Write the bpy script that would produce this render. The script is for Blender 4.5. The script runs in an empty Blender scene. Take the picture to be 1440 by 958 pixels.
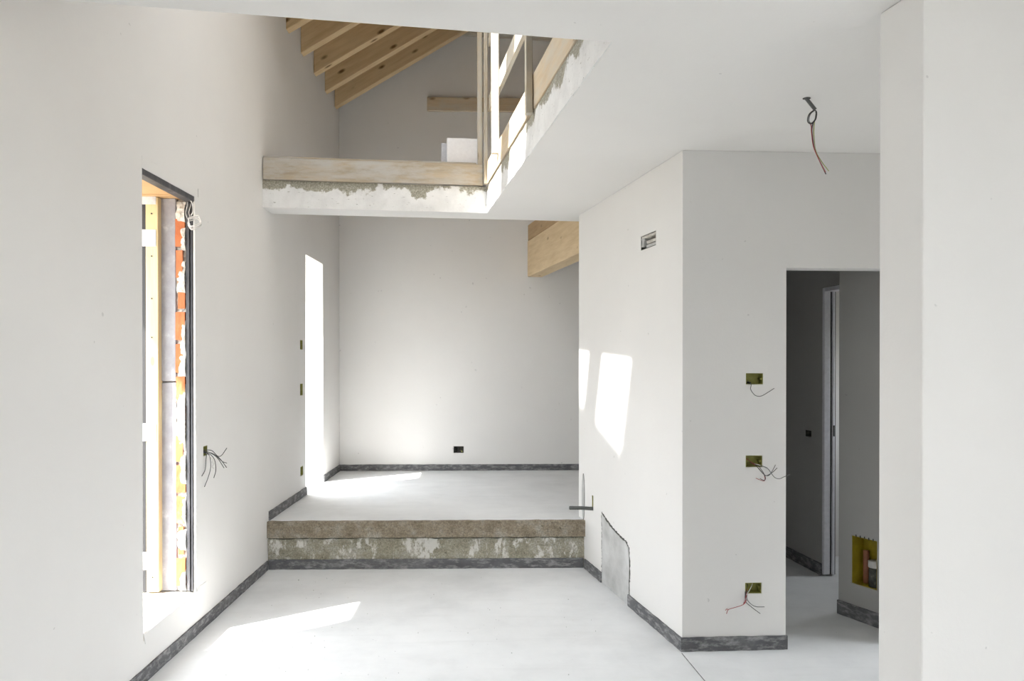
import bpy, bmesh, math, random
from mathutils import Vector, Matrix, noise

random.seed(7)
scene = bpy.context.scene
C = scene.collection

# ------------------------------------------------------------------ camera
CAM_H = 1.5604
cam_d = bpy.data.cameras.new('camera')
cam = bpy.data.objects.new('camera', cam_d); C.objects.link(cam)
cam_d.sensor_width = 36.0
cam_d.lens = 36.0 * 1066.667 / 1440.0
cam_d.shift_y = 36.55 / 1440.0
cam_d.clip_start = 0.05
cam.location = (0, 0, CAM_H)
cam.rotation_euler = (math.pi / 2 - 0.0058, 0, -0.0231)
scene.camera = cam

# ------------------------------------------------------------------ sky, sun, exposure
SUN = Vector((0.82, 0.572, -1.32)).normalized()
w = bpy.data.worlds.new('sky'); scene.world = w; w.use_nodes = True
bg = w.node_tree.nodes['Background']
bg.inputs['Color'].default_value = (0.91, 0.955, 1.0, 1)
bg.inputs['Strength'].default_value = 4.4
sd = bpy.data.lights.new('sun', 'SUN'); sd.energy = 9.5; sd.angle = 0.02; sd.color = (1.0, 0.975, 0.935)
so = bpy.data.objects.new('sun', sd); C.objects.link(so)
so.rotation_euler = SUN.to_track_quat('-Z', 'Y').to_euler(); so.location = (-6, -5, 12)

def portal(name, loc, direction, sx, sy):
    """Light portal in a window opening: only guides sky sampling, gives off nothing itself."""
    d = bpy.data.lights.new(name, 'AREA'); d.shape = 'RECTANGLE'; d.size = sx; d.size_y = sy
    d.cycles.is_portal = True
    o = bpy.data.objects.new(name, d); C.objects.link(o); o.location = loc
    o.rotation_euler = Vector(direction).to_track_quat('-Z', 'Y').to_euler()

vs = scene.view_settings
vs.view_transform = 'Standard'; vs.look = 'None'; vs.gamma = 1.0; vs.use_curve_mapping = False
vs.exposure = 1.40

# ------------------------------------------------------------------ plan of the house (metres)
XL = -1.7077                      # face of the left wall
YB = 8.3951                       # face of the back wall
YS = 5.7546                       # edge of the raised floor
ZS = 0.361                        # raised floor level
ZC = 2.70                         # lower ceiling
ZT = 2.90                         # top of the ceiling slab
HB = 0.069                        # baseboard height
YF, XR = -3.2, 3.6                # wall behind the camera, outer wall on the far right
def U(a): return Vector((math.cos(a), math.sin(a), 0))
def W(a): return Vector((-math.sin(a), math.cos(a), 0))
TH, THF, THV, THS = 0.1942, 0.0368, 0.1514, 0.1087
B = Vector((1.0127, 4.0605, 0))   # corner of the plastered block
V = Vector((-0.0536, 5.8165, 0))  # inner corner of the ceiling void
F = V - W(THV) * 3.1536           # outer corner of the ceiling void
S = V + W(THV) * 0.2382           # on the rear edge of the slab
ROOF0, SLOPE = 4.56, 0.60         # roof underside at the left wall, pitch

# ------------------------------------------------------------------ materials
def new_mat(name):
    m = bpy.data.materials.new(name); m.use_nodes = True
    nt = m.node_tree; b = nt.nodes['Principled BSDF']
    return m, nt, b
def N(nt, t, **kw):
    n = nt.nodes.new(t)
    for k, v in kw.items(): setattr(n, k, v)
    return n
def coords(nt, scale=(1, 1, 1), rnd=False):
    tc = N(nt, 'ShaderNodeTexCoord'); mp = N(nt, 'ShaderNodeMapping')
    mp.inputs['Scale'].default_value = scale
    if rnd:
        oi = N(nt, 'ShaderNodeObjectInfo'); mu = N(nt, 'ShaderNodeVectorMath', operation='SCALE')
        cb = N(nt, 'ShaderNodeCombineXYZ')
        nt.links.new(oi.outputs['Random'], cb.inputs[0]); nt.links.new(oi.outputs['Random'], cb.inputs[1]); nt.links.new(oi.outputs['Random'], cb.inputs[2])
        nt.links.new(cb.outputs[0], mu.inputs[0]); mu.inputs['Scale'].default_value = 37.0
        ad = N(nt, 'ShaderNodeVectorMath', operation='ADD')
        nt.links.new(tc.outputs['Object'], ad.inputs[0]); nt.links.new(mu.outputs[0], ad.inputs[1])
        nt.links.new(ad.outputs[0], mp.inputs['Vector'])
    else:
        nt.links.new(tc.outputs['Object'], mp.inputs['Vector'])
    return mp.outputs[0]
def noise_n(nt, vec, scale, detail=5, rough=0.55):
    n = N(nt, 'ShaderNodeTexNoise'); n.inputs['Scale'].default_value = scale
    n.inputs['Detail'].default_value = detail; n.inputs['Roughness'].default_value = rough
    nt.links.new(vec, n.inputs['Vector']); return n.outputs['Fac']
def ramp(nt, fac, stops):
    r = N(nt, 'ShaderNodeValToRGB'); e = r.color_ramp.elements
    while len(e) < len(stops): e.new(0.5)
    for k, (p, c) in enumerate(stops):
        e[k].position = p; e[k].color = (c, c, c, 1) if isinstance(c, (int, float)) else (*c, 1)
    nt.links.new(fac, r.inputs['Fac']); return r.outputs['Color']
def mix(nt, fac, a, b, mode='MIX'):
    m = N(nt, 'ShaderNodeMix', data_type='RGBA', blend_type=mode)
    for sock, v in ((m.inputs[0], fac), (m.inputs[6], a), (m.inputs[7], b)):
        if hasattr(v, 'links'): nt.links.new(v, sock)
        elif isinstance(v, (int, float)): sock.default_value = v
        else: sock.default_value = (*v, 1)
    return m.outputs[2]
def bump(nt, b, h, strength, dist=0.01):
    n = N(nt, 'ShaderNodeBump'); n.inputs['Strength'].default_value = strength; n.inputs['Distance'].default_value = dist
    nt.links.new(h, n.inputs['Height']); nt.links.new(n.outputs[0], b.inputs['Normal'])

def mat_plaster(name, col, spread=0.04):
    m, nt, b = new_mat(name); v = coords(nt)
    n1 = noise_n(nt, v, 1.3, 4); n2 = noise_n(nt, v, 55, 6)
    c = ramp(nt, n1, [(0.3, tuple(x * (1 - spread) for x in col)), (0.7, col)])
    sp = ramp(nt, noise_n(nt, v, 24, 2, 0.4), [(0.77, 0), (0.79, 1)])      # a few trowel nicks
    c = mix(nt, sp, c, tuple(x * 0.8 for x in col))
    nt.links.new(c, b.inputs['Base Color']); b.inputs['Roughness'].default_value = 0.85
    bump(nt, b, n2, 0.12, 0.004); return m
def mat_noise(name, stops, scale=8, rough=0.8, bs=0.3, bscale=60, sc=(1, 1, 1), metal=0.0, rnd=False, bd=0.005):
    m, nt, b = new_mat(name); v = coords(nt, sc, rnd)
    c = ramp(nt, noise_n(nt, v, scale, 8, 0.62), stops)
    nt.links.new(c, b.inputs['Base Color']); b.inputs['Roughness'].default_value = rough; b.inputs['Metallic'].default_value = metal
    bump(nt, b, noise_n(nt, v, bscale, 5), bs, bd); return m
def mat_wood(name, light, dark, knot, stain=None, rough=0.65):
    m, nt, b = new_mat(name)
    v = coords(nt, (1.0, 9.0, 9.0), True)
    g = noise_n(nt, v, 3.0, 6, 0.6)
    c = ramp(nt, g, [(0.32, dark), (0.62, light)])
    vf = coords(nt, (2.0, 90.0, 90.0), True)
    c = mix(nt, ramp(nt, noise_n(nt, vf, 2.0, 3), [(0.35, 0.25), (0.6, 0)]), c, dark)
    vk = coords(nt, (2.1, 5.0, 5.0), True)
    vo = N(nt, 'ShaderNodeTexVoronoi'); vo.inputs['Scale'].default_value = 1.55; nt.links.new(vk, vo.inputs['Vector'])
    c = mix(nt, ramp(nt, vo.outputs['Distance'], [(0.07, 1), (0.17, 0)]), c, knot)
    if stain:
        vs_ = coords(nt, (1.4, 5, 5), True)
        c = mix(nt, ramp(nt, noise_n(nt, vs_, 2.6, 8, 0.7), [(0.42, 0), (0.62, 0.85)]), c, stain)
    nt.links.new(c, b.inputs['Base Color']); b.inputs['Roughness'].default_value = rough
    bump(nt, b, g, 0.25, 0.004); return m
def mat_plain(name, col, rough=0.6, metal=0.0):
    m, nt, b = new_mat(name); v = coords(nt)
    c = ramp(nt, noise_n(nt, v, 40, 3), [(0.3, tuple(x * 0.9 for x in col)), (0.7, col)])
    nt.links.new(c, b.inputs['Base Color']); b.inputs['Roughness'].default_value = rough; b.inputs['Metallic'].default_value = metal
    return m

M = {}
M['plaster'] = mat_plaster('white_plaster', (0.81, 0.797, 0.777))
M['ceiling'] = mat_plaster('ceiling_plaster', (0.81, 0.797, 0.777), 0.03)
def mat_screed():
    m, nt, b = new_mat('dusty_screed'); v = coords(nt)
    c = ramp(nt, noise_n(nt, v, 1.6, 8, 0.65), [(0.32, (0.69, 0.70, 0.705)), (0.52, (0.77, 0.78, 0.785)), (0.70, (0.81, 0.82, 0.825))])
    v2 = coords(nt, (0.7, 5.0, 1.0))
    c = mix(nt, ramp(nt, noise_n(nt, v2, 2.0, 6, 0.6), [(0.55, 0), (0.75, 0.5)]), c, (0.68, 0.69, 0.69))
    c = mix(nt, ramp(nt, noise_n(nt, v, 60, 2), [(0.76, 0), (0.78, 0.6)]), c, (0.35, 0.35, 0.34))
    nt.links.new(c, b.inputs['Base Color']); b.inputs['Roughness'].default_value = 0.75; b.inputs['Specular IOR Level'].default_value = 0.2
    bump(nt, b, noise_n(nt, v, 35, 6), 0.12, 0.004); return m
M['screed'] = mat_screed()
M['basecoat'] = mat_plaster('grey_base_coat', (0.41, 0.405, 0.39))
def mat_base():
    m, nt, b = new_mat('grey_membrane'); v = coords(nt)
    c = ramp(nt, noise_n(nt, v, 6, 6, 0.6), [(0.3, (0.085, 0.085, 0.09)), (0.6, (0.13, 0.13, 0.137)), (0.75, (0.22, 0.22, 0.225))])
    d = ramp(nt, noise_n(nt, coords(nt, (1, 1, 3)), 13, 8, 0.7), [(0.48, 0), (0.64, 0.75)])
    c = mix(nt, d, c, (0.38, 0.38, 0.375))
    nt.links.new(c, b.inputs['Base Color']); b.inputs['Roughness'].default_value = 0.75
    bump(nt, b, noise_n(nt, v, 45, 5), 0.35, 0.004); return m
M['base'] = mat_base()
def mat_slabedge():
    """White skim coat that has broken away to bare concrete in ragged patches, mostly along the top."""
    m, nt, b = new_mat('broken_skim_coat'); v = coords(nt)
    tc = N(nt, 'ShaderNodeTexCoord'); sp = N(nt, 'ShaderNodeSeparateXYZ'); nt.links.new(tc.outputs['Object'], sp.inputs[0])
    mr = N(nt, 'ShaderNodeMapRange'); mr.inputs[1].default_value = ZC + 0.02; mr.inputs[2].default_value = ZT
    mr.inputs[3].default_value = -0.32; mr.inputs[4].default_value = 0.17
    nt.links.new(sp.outputs['Z'], mr.inputs[0])
    ad = N(nt, 'ShaderNodeMath', operation='ADD'); nt.links.new(mr.outputs[0], ad.inputs[0])
    nt.links.new(noise_n(nt, v, 4.2, 10, 0.68), ad.inputs[1])
    mask = ramp(nt, ad.outputs[0], [(0.52, 0), (0.56, 1)])
    con = ramp(nt, noise_n(nt, v, 90, 6, 0.8), [(0.35, (0.20, 0.19, 0.15)), (0.55, (0.40, 0.38, 0.31)), (0.68, (0.62, 0.60, 0.53))])
    pl = ramp(nt, noise_n(nt, v, 9, 6), [(0.3, (0.72, 0.72, 0.71)), (0.6, (0.82, 0.82, 0.81))])
    sc = ramp(nt, noise_n(nt, coords(nt, (2.0, 2.0, 9)), 9, 6, 0.75), [(0.63, 0), (0.66, 1)])
    pl = mix(nt, sc, pl, (0.36, 0.35, 0.32))
    nt.links.new(mix(nt, mask, pl, con), b.inputs['Base Color']); b.inputs['Roughness'].default_value = 0.9
    bump(nt, b, noise_n(nt, v, 70, 8, 0.7), 0.5, 0.006); return m
M['slab_edge'] = mat_slabedge()
def mat_step(name, a, bcol, ccol, paint=False):
    m, nt, b = new_mat(name); v = coords(nt)
    c = ramp(nt, noise_n(nt, v, 7, 10, 0.72), [(0.30, a), (0.50, bcol), (0.68, ccol)])
    fine = ramp(nt, noise_n(nt, v, 95, 6, 0.8), [(0.36, 0.45), (0.56, 1.0), (0.70, 1.5)])
    c = mix(nt, 0.8, c, fine, 'MULTIPLY')
    pits = ramp(nt, noise_n(nt, v, 38, 5, 0.7), [(0.30, 1), (0.37, 0)])
    c = mix(nt, pits, c, (0.08, 0.07, 0.05))
    streak = ramp(nt, noise_n(nt, coords(nt, (1.0, 1.0, 7.0)), 6, 8, 0.75), [(0.58, 0), (0.70, 0.7)])
    c = mix(nt, streak, c, tuple(x * 0.55 for x in a))
    if paint:
        pm = ramp(nt, noise_n(nt, coords(nt, (1, 1, 0.5)), 7.5, 8, 0.75), [(0.52, 0), (0.57, 0.9)])
        c = mix(nt, pm, c, (0.74, 0.73, 0.69))
        ck = ramp(nt, noise_n(nt, coords(nt, (1, 1, 3)), 16, 8, 0.8), [(0.69, 0), (0.72, 1)])
        c = mix(nt, ck, c, (0.09, 0.085, 0.07))
    nt.links.new(c, b.inputs['Base Color']); b.inputs['Roughness'].default_value = 0.9
    bump(nt, b, noise_n(nt, v, 60, 8, 0.75), 0.7, 0.008); return m
M['step_top'] = mat_step('brown_form_cast_concrete', (0.19, 0.15, 0.10), (0.32, 0.27, 0.20), (0.44, 0.41, 0.35))
M['step_low'] = mat_step('chipped_concrete', (0.27, 0.25, 0.18), (0.40, 0.375, 0.29), (0.55, 0.53, 0.48), True)
M['pine'] = mat_wood('fresh_pine', (0.76, 0.58, 0.35), (0.64, 0.46, 0.25), (0.17, 0.09, 0.03))
M['glulam'] = mat_wood('glulam_spruce', (0.66, 0.52, 0.33), (0.55, 0.41, 0.24), (0.20, 0.12, 0.05))
M['brown_timber'] = mat_wood('brown_timber', (0.46, 0.32, 0.18), (0.36, 0.24, 0.12), (0.14, 0.08, 0.03))
M['old_wood'] = mat_wood('weathered_board', (0.50, 0.42, 0.31), (0.36, 0.30, 0.22), (0.14, 0.09, 0.05), (0.50, 0.49, 0.46), 0.8)
M['rail_wood'] = mat_wood('pale_batten', (0.62, 0.54, 0.41), (0.48, 0.41, 0.30), (0.20, 0.13, 0.07), (0.58, 0.56, 0.51), 0.8)
M['toe_wood'] = mat_wood('pale_plank', (0.68, 0.55, 0.38), (0.57, 0.44, 0.28), (0.26, 0.16, 0.08), (0.60, 0.54, 0.44), 0.8)
M['cream_wood'] = mat_wood('cream_sub_frame', (0.66, 0.53, 0.31), (0.58, 0.45, 0.24), (0.34, 0.21, 0.09))
M['ply'] = mat_noise('plywood_soffit', [(0.35, (0.50, 0.29, 0.13)), (0.65, (0.60, 0.38, 0.19))], 5, 0.6, 0.1)
M['steel'] = mat_noise('dark_painted_steel', [(0.35, (0.035, 0.036, 0.042)), (0.6, (0.07, 0.07, 0.08)), (0.78, (0.25, 0.25, 0.26))], 14, 0.45, 0.15, sc=(1, 1, 0.3))
M['galv'] = mat_noise('galvanised_steel', [(0.35, (0.50, 0.50, 0.51)), (0.65, (0.62, 0.62, 0.63))], 30, 0.5, 0.05, metal=0.3)
M['insul'] = mat_noise('grey_insulation_board', [(0.3, (0.27, 0.265, 0.29)), (0.6, (0.36, 0.355, 0.38)), (0.8, (0.62, 0.62, 0.63))], 11, 0.8, 0.3)
M['brick'] = mat_noise('orange_brick', [(0.3, (0.45, 0.13, 0.05)), (0.6, (0.58, 0.19, 0.075)), (0.8, (0.62, 0.36, 0.25))], 9, 0.85, 0.4, rnd=True)
M['mortar'] = mat_noise('lime_mortar', [(0.3, (0.42, 0.38, 0.32)), (0.55, (0.68, 0.65, 0.60)), (0.8, (0.78, 0.77, 0.74))], 18, 0.95, 0.8, bd=0.01)
M['patch'] = mat_noise('grey_repair_mortar', [(0.3, (0.40, 0.40, 0.39)), (0.52, (0.54, 0.54, 0.53)), (0.72, (0.66, 0.66, 0.655))], 5, 0.9, 0.4)
M['box'] = mat_noise('olive_box_plastic', [(0.3, (0.22, 0.215, 0.05)), (0.6, (0.32, 0.31, 0.08)), (0.8, (0.42, 0.40, 0.20))], 30, 0.6, 0.1)
M['box_yellow'] = mat_noise('yellow_box_plastic', [(0.3, (0.26, 0.20, 0.01)), (0.7, (0.40, 0.31, 0.02))], 12, 0.5, 0.1)
M['box_grey'] = mat_noise('grimy_box_and_shadow', [(0.3, (0.04, 0.04, 0.035)), (0.6, (0.09, 0.09, 0.075)), (0.8, (0.3, 0.3, 0.2))], 40, 0.8, 0.2)  # grime on boxes; also the dark colour of the painted shadow lines
M['dark'] = mat_plain('dark_rubber', (0.02, 0.02, 0.022), 0.6)
M['wire_grey'] = mat_plain('grey_wire', (0.10, 0.105, 0.10), 0.5)
M['wire_dark'] = mat_plain('dark_wire', (0.035, 0.03, 0.03), 0.5)
M['wire_red'] = mat_plain('red_wire', (0.35, 0.06, 0.06), 0.5)
M['wire_white'] = mat_plain('white_wire', (0.72, 0.70, 0.68), 0.45)
M['wire_green'] = mat_plain('yellow_green_wire', (0.40, 0.42, 0.12), 0.5)
M['frame_white'] = mat_plain('white_lacquer', (0.82, 0.82, 0.86), 0.35)
M['foam'] = mat_noise('white_foam', [(0.3, (0.80, 0.80, 0.82)), (0.7, (0.86, 0.86, 0.88))], 40, 0.9, 0.1)
M['foam_grey'] = mat_noise('grey_foam', [(0.3, (0.55, 0.55, 0.57)), (0.7, (0.66, 0.66, 0.68))], 40, 0.9, 0.3)
M['terracotta'] = mat_plain('copper_pipe', (0.36, 0.15, 0.09), 0.5)
M['ground'] = mat_noise('bare_earth', [(0.3, (0.17, 0.15, 0.12)), (0.7, (0.25, 0.225, 0.18))], 6, 0.95, 0.3)
M['raw_concrete'] = mat_noise('raw_concrete', [(0.3, (0.20, 0.195, 0.18)), (0.7, (0.32, 0.31, 0.29))], 6, 0.9, 0.4)
M['roof_board'] = mat_wood('roof_boarding', (0.55, 0.38, 0.20), (0.44, 0.29, 0.14), (0.16, 0.08, 0.03))

# ------------------------------------------------------------------ builders
def link(o, parent=None):
    C.objects.link(o)
    if parent is not None:
        o.parent = parent
        t = Vector(parent.location); p = parent.parent
        o.matrix_parent_inverse = (world_of(parent)).inverted()
    return o
_world = {}
def world_of(o): return _world.get(o.name, Matrix.Identity(4))
def tag(o, label=None, cat=None, group=None, kind=None):
    if label: o['label'] = label
    if cat: o['category'] = cat
    if group: o['group'] = group
    if kind: o['kind'] = kind
    return o
def empty(name, loc, label=None, cat=None, group=None, kind=None):
    o = bpy.data.objects.new(name, None); o.empty_display_size = 0.05
    o.location = loc; C.objects.link(o); _world[o.name] = Matrix.Translation(Vector(loc))
    return tag(o, label, cat, group, kind)
def from_bm(name, bm, mat, parent=None, mw=None, smooth=False):
    me = bpy.data.meshes.new(name); bm.normal_update(); bm.to_mesh(me); bm.free()
    me.materials.append(M[mat] if isinstance(mat, str) else mat)
    if smooth:
        for p in me.polygons: p.use_smooth = True
    o = bpy.data.objects.new(name, me)
    mw = mw or Matrix.Identity(4)
    link(o, parent); o.matrix_basis = mw
    _world[o.name] = mw
    return o
def add_box(bm, x0, x1, y0, y1, z0, z1):
    v = [bm.verts.new(p) for p in ((x0,y0,z0),(x1,y0,z0),(x1,y1,z0),(x0,y1,z0),(x0,y0,z1),(x1,y0,z1),(x1,y1,z1),(x0,y1,z1))]
    for f in ((0,3,2,1),(4,5,6,7),(0,1,5,4),(1,2,6,5),(2,3,7,6),(3,0,4,7)): bm.faces.new([v[i] for i in f])
    return v
def bevel(o, width=0.004, seg=2):
    m = o.modifiers.new('bevel', 'BEVEL'); m.width = width; m.segments = seg; m.limit_method = 'ANGLE'; m.angle_limit = 0.6
    return o
def box(name, lo, hi, mat, parent=None, bw=0.0):
    bm = bmesh.new(); add_box(bm, lo[0], hi[0], lo[1], hi[1], lo[2], hi[2])
    o = from_bm(name, bm, mat, parent)
    if bw: bevel(o, bw, 1)
    return o
def beam(name, p0, p1, wy, hz, mat, parent=None, up=(0, 0, 1), bw=0.003, off=(0, 0), warp=0.0, nx=1):
    """Straight timber from p0 to p1: local X is its length; off shifts the section sideways and up."""
    p0, p1 = Vector(p0), Vector(p1); L = (p1 - p0).length
    x = (p1 - p0).normalized(); y = Vector(up).cross(x).normalized(); z = x.cross(y)
    mw = Matrix((( x.x, y.x, z.x, p0.x), (x.y, y.y, z.y, p0.y), (x.z, y.z, z.z, p0.z), (0, 0, 0, 1)))
    bm = bmesh.new(); add_box(bm, 0, L, off[0]-wy/2, off[0]+wy/2, off[1]-hz/2, off[1]+hz/2)
    if nx > 1:
        ed = [e for e in bm.edges if abs((e.verts[0].co - e.verts[1].co).x) > L * 0.5]
        bmesh.ops.subdivide_edges(bm, edges=ed, cuts=nx - 1, use_grid_fill=True)
        for v in bm.verts:
            k = noise.noise(Vector((v.co.x * 1.7 + p0.x * 9, v.co.y * 3, p0.y * 7)))
            v.co.z += warp * k; v.co.y += warp * 0.6 * noise.noise(Vector((v.co.x * 1.1, 5 + p0.y, v.co.z)))
    o = from_bm(name, bm, mat, parent, mw)
    if bw: bevel(o, bw, 1)
    return o
def prism(name, pts, z0, z1, mat, parent=None):
    bm = bmesh.new()
    lo = [bm.verts.new((p[0], p[1], z0)) for p in pts]; hi = [bm.verts.new((p[0], p[1], z1)) for p in pts]
    bm.faces.new(lo[::-1]); bm.faces.new(hi); n = len(pts)
    for i in range(n): bm.faces.new((lo[i], lo[(i+1) % n], hi[(i+1) % n], hi[i]))
    bmesh.ops.recalc_face_normals(bm, faces=bm.faces)
    return from_bm(name, bm, mat, parent)
def panel_bm(org, u, n, s0, s1, z0, z1, t, holes=(), vdir=Vector((0, 0, 1)), tapers=(0, 0)):
    """Wall slab: face in the plane org + s*u + z*vdir, thickness t along n, rectangular holes (s0,s1,z0,z1) cut right through.
    tapers shift the far side at both ends so that walls meet in a mitre."""
    ss = sorted({s0, s1, *[h[0] for h in holes], *[h[1] for h in holes]}); zs = sorted({z0, z1, *[h[2] for h in holes], *[h[3] for h in holes]})
    ss = [s for s in ss if s0 <= s <= s1]; zs = [z for z in zs if z0 <= z <= z1]
    bm = bmesh.new(); org = Vector(org); cache = {}
    def vert(i, j, k):
        key = (i, j, k)
        if key not in cache:
            s = ss[i]
            if k:
                if i == 0: s += tapers[0]
                if i == len(ss) - 1: s += tapers[1]
            cache[key] = bm.verts.new(org + u * s + vdir * zs[j] + n * (t * k))
        return cache[key]
    def solid(i, j):
        if i < 0 or j < 0 or i >= len(ss) - 1 or j >= len(zs) - 1: return False
        a, b = (ss[i] + ss[i+1]) / 2, (zs[j] + zs[j+1]) / 2
        return not any(h[0] < a < h[1] and h[2] < b < h[3] for h in holes)
    for i in range(len(ss) - 1):
        for j in range(len(zs) - 1):
            if not solid(i, j): continue
            for k in (0, 1): bm.faces.new([vert(i, j, k), vert(i+1, j, k), vert(i+1, j+1, k), vert(i, j+1, k)])
            for (di, dj, a, b) in ((-1, 0, (i, j), (i, j+1)), (1, 0, (i+1, j), (i+1, j+1)), (0, -1, (i, j), (i+1, j)), (0, 1, (i, j+1), (i+1, j+1))):
                if not solid(i+di, j+dj): bm.faces.new([vert(*a, 0), vert(*b, 0), vert(*b, 1), vert(*a, 1)])
    bmesh.ops.recalc_face_normals(bm, faces=bm.faces)
    return bm
def panel(name, org, u, n, s0, s1, z0, z1, t, holes=(), mat='plaster', vdir=Vector((0, 0, 1)), tapers=(0, 0), bw=0.004, parent=None):
    o = from_bm(name, panel_bm(org, u, n, s0, s1, z0, z1, t, holes, vdir, tapers), mat, parent)
    if bw: bevel(o, bw, 2)
    return tag(o, kind='structure') if parent is None else o
def smooth_pts(pts, sub=6):
    pts = [Vector(p) for p in pts]
    if len(pts) < 3: return pts
    ext = [pts[0] * 2 - pts[1]] + pts + [pts[-1] * 2 - pts[-2]]; out = []
    for i in range(1, len(ext) - 2):
        a, b, c, d = ext[i-1:i+3]
        for k in range(sub):
            t = k / sub
            out.append(0.5 * ((2*b) + (c - a) * t + (2*a - 5*b + 4*c - d) * t*t + (3*b - a - 3*c + d) * t**3))
    out.append(pts[-1]); return out
def tube(name, pts, r, mat, parent=None, seg=7, sub=6, rfun=None):
    P = smooth_pts(pts, sub) if sub > 1 else [Vector(p) for p in pts]
    bm = bmesh.new(); rings = []; prev = None
    for i, p in enumerate(P):
        t = (P[min(i+1, len(P)-1)] - P[max(i-1, 0)]).normalized()
        if prev is None: prev = t.orthogonal().normalized()
        a = (prev - t * prev.dot(t)).normalized(); b = t.cross(a); prev = a
        rr = r if rfun is None else rfun(i)
        rings.append([bm.verts.new(p + (a * math.cos(2*math.pi*k/seg) + b * math.sin(2*math.pi*k/seg)) * rr) for k in range(seg)])
    for q in range(len(rings) - 1):
        for k in range(seg): bm.faces.new((rings[q][k], rings[q][(k+1) % seg], rings[q+1][(k+1) % seg], rings[q+1][k]))
    bm.faces.new(rings[0][::-1]); bm.faces.new(rings[-1])
    bmesh.ops.recalc_face_normals(bm, faces=bm.faces)
    return from_bm(name, bm, mat, parent, smooth=True)
def rough_slab(name, org, u, out, length, z0, z1, depth, mat, parent=None, amp=0.004, cell=0.025, zslope=0.0, zs0=0.0, freq=9.0):
    """Cast or torn edge: a slab with an uneven, finely divided front. org lies on the wall plane, out points to the room."""
    bm = bmesh.new(); nx = max(2, int(length / cell)); nz = max(2, int((z1 - z0) / cell)); org = Vector(org); g = []
    for i in range(nx + 1):
        row = []
        for j in range(nz + 1):
            s = length * i / nx; z = z0 + (z1 - z0) * j / nz
            p = org + u * s + Vector((0, 0, z))
            k = amp * (noise.noise(p * freq) + 0.6 * noise.noise(p * freq * 3.1))
            edge = amp * 0.9 * noise.noise(Vector((s * 14, z * 3, 4.2))) if j in (0, nz) else 0
            row.append(bm.verts.new(p + out * (depth + k) + Vector((0, 0, edge))))
        g.append(row)
    for i in range(nx):
        for j in range(nz): bm.faces.new((g[i][j], g[i+1][j], g[i+1][j+1], g[i][j+1]))
    rim = [g[i][0] for i in range(nx+1)] + [g[nx][j] for j in range(1, nz+1)] + [g[i][nz] for i in range(nx-1, -1, -1)] + [g[0][j] for j in range(nz-1, 0, -1)]
    back = []
    for v in rim:
        d = (v.co - org).dot(out); back.append(bm.verts.new(v.co - out * d))
    n = len(rim)
    for i in range(n): bm.faces.new((rim[i], rim[(i+1) % n], back[(i+1) % n], back[i]))
    bm.faces.new(back)
    bmesh.ops.recalc_face_normals(bm, faces=bm.faces)
    return from_bm(name, bm, mat, parent)
def flat_patch(name, outline, org, u, out, t, mat, parent=None, amp=0.002):
    """Irregular mortar patch: outline in (s, z), proud of the wall by t with an uneven face."""
    bm = bmesh.new(); org = Vector(org)
    fr = []
    for s, z in outline:
        fr.append(bm.verts.new(org + u * s + Vector((0, 0, z)) + out * t))
    bk = [bm.verts.new(v.co - out * (t + 0.004)) for v in fr]
    f = bm.faces.new(fr); n = len(fr)
    for i in range(n): bm.faces.new((fr[i], fr[(i+1) % n], bk[(i+1) % n], bk[i]))
    bm.faces.new(bk[::-1])
    bmesh.ops.recalc_face_normals(bm, faces=bm.faces)
    return from_bm(name, bm, mat, parent)
def jag(pts, step=0.012, amp=0.004, seed=0.0):
    out = []
    for i in range(len(pts)):
        a, b = Vector((*pts[i], 0)), Vector((*pts[(i+1) % len(pts)], 0)); n = max(1, int((b - a).length / step)); d = (b - a).normalized(); q = Vector((-d.y, d.x, 0))
        for k in range(n):
            p = a.lerp(b, k / n) + q * amp * noise.noise(Vector((k * 0.9 + i * 7.3, seed, 0.5)))
            out.append((p.x, p.y))
    return out

# ------------------------------------------------------------------ THE SETTING
# ground outside
g = box('ground', (-60, -60, -0.30), (60, 60, -0.20), 'ground'); tag(g, 'bare brown earth outside the house', None, kind='structure')

# floors
fl = prism('floor', [(XL - 0.45, YF - 0.3), (XR + 0.3, YF - 0.3), (XR + 0.3, 8.7), (XL - 0.45, 8.7)], -0.2, 0.0, 'screed'); tag(fl, kind='structure')
j0 = B + Vector((-0.010, -0.030, 0)); j1 = Vector((1.12, 2.4, 0)); jd = (j1 - j0).normalized()
beam('expansion_joint', j0 + Vector((0, 0, 0.0005)), j1 + Vector((0, 0, 0.0005)), 0.0035, 0.002, 'base', fl, bw=0)
E1 = B + W(TH) * 1.854                              # free end of the right wall
P2 = Vector((2.305, 6.25, 0))                       # where the passage ends
fr_pts = [(XL - 0.45, YS), (0.95, YS), (0.95, 6.05), (2.4, 6.4), (XR, 6.4), (XR, YB), (XL - 0.45, YB)]
fr = prism('floor_raised', fr_pts, 0.001, ZS, 'screed'); tag(fr, kind='structure')
XSTEP = 0.690
box('joint_shadow', (XL + 0.002, YS - 0.004, 0.215), (XSTEP, YS, 0.242), 'box_grey', fr)  # dark strip painting the shadow line between the two step bands
rough_slab('step_edge', (XL + 0.002, YS, 0), Vector((1, 0, 0)), Vector((0, -1, 0)), XSTEP - XL - 0.002, 0.238, ZS + 0.001, 0.034, 'step_top', fr, amp=0.004)
rough_slab('step_riser', (XL + 0.002, YS, 0), Vector((1, 0, 0)), Vector((0, -1, 0)), XSTEP - XL - 0.002, 0.0, 0.226, 0.012, 'step_low', fr, amp=0.010, cell=0.014)

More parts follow.
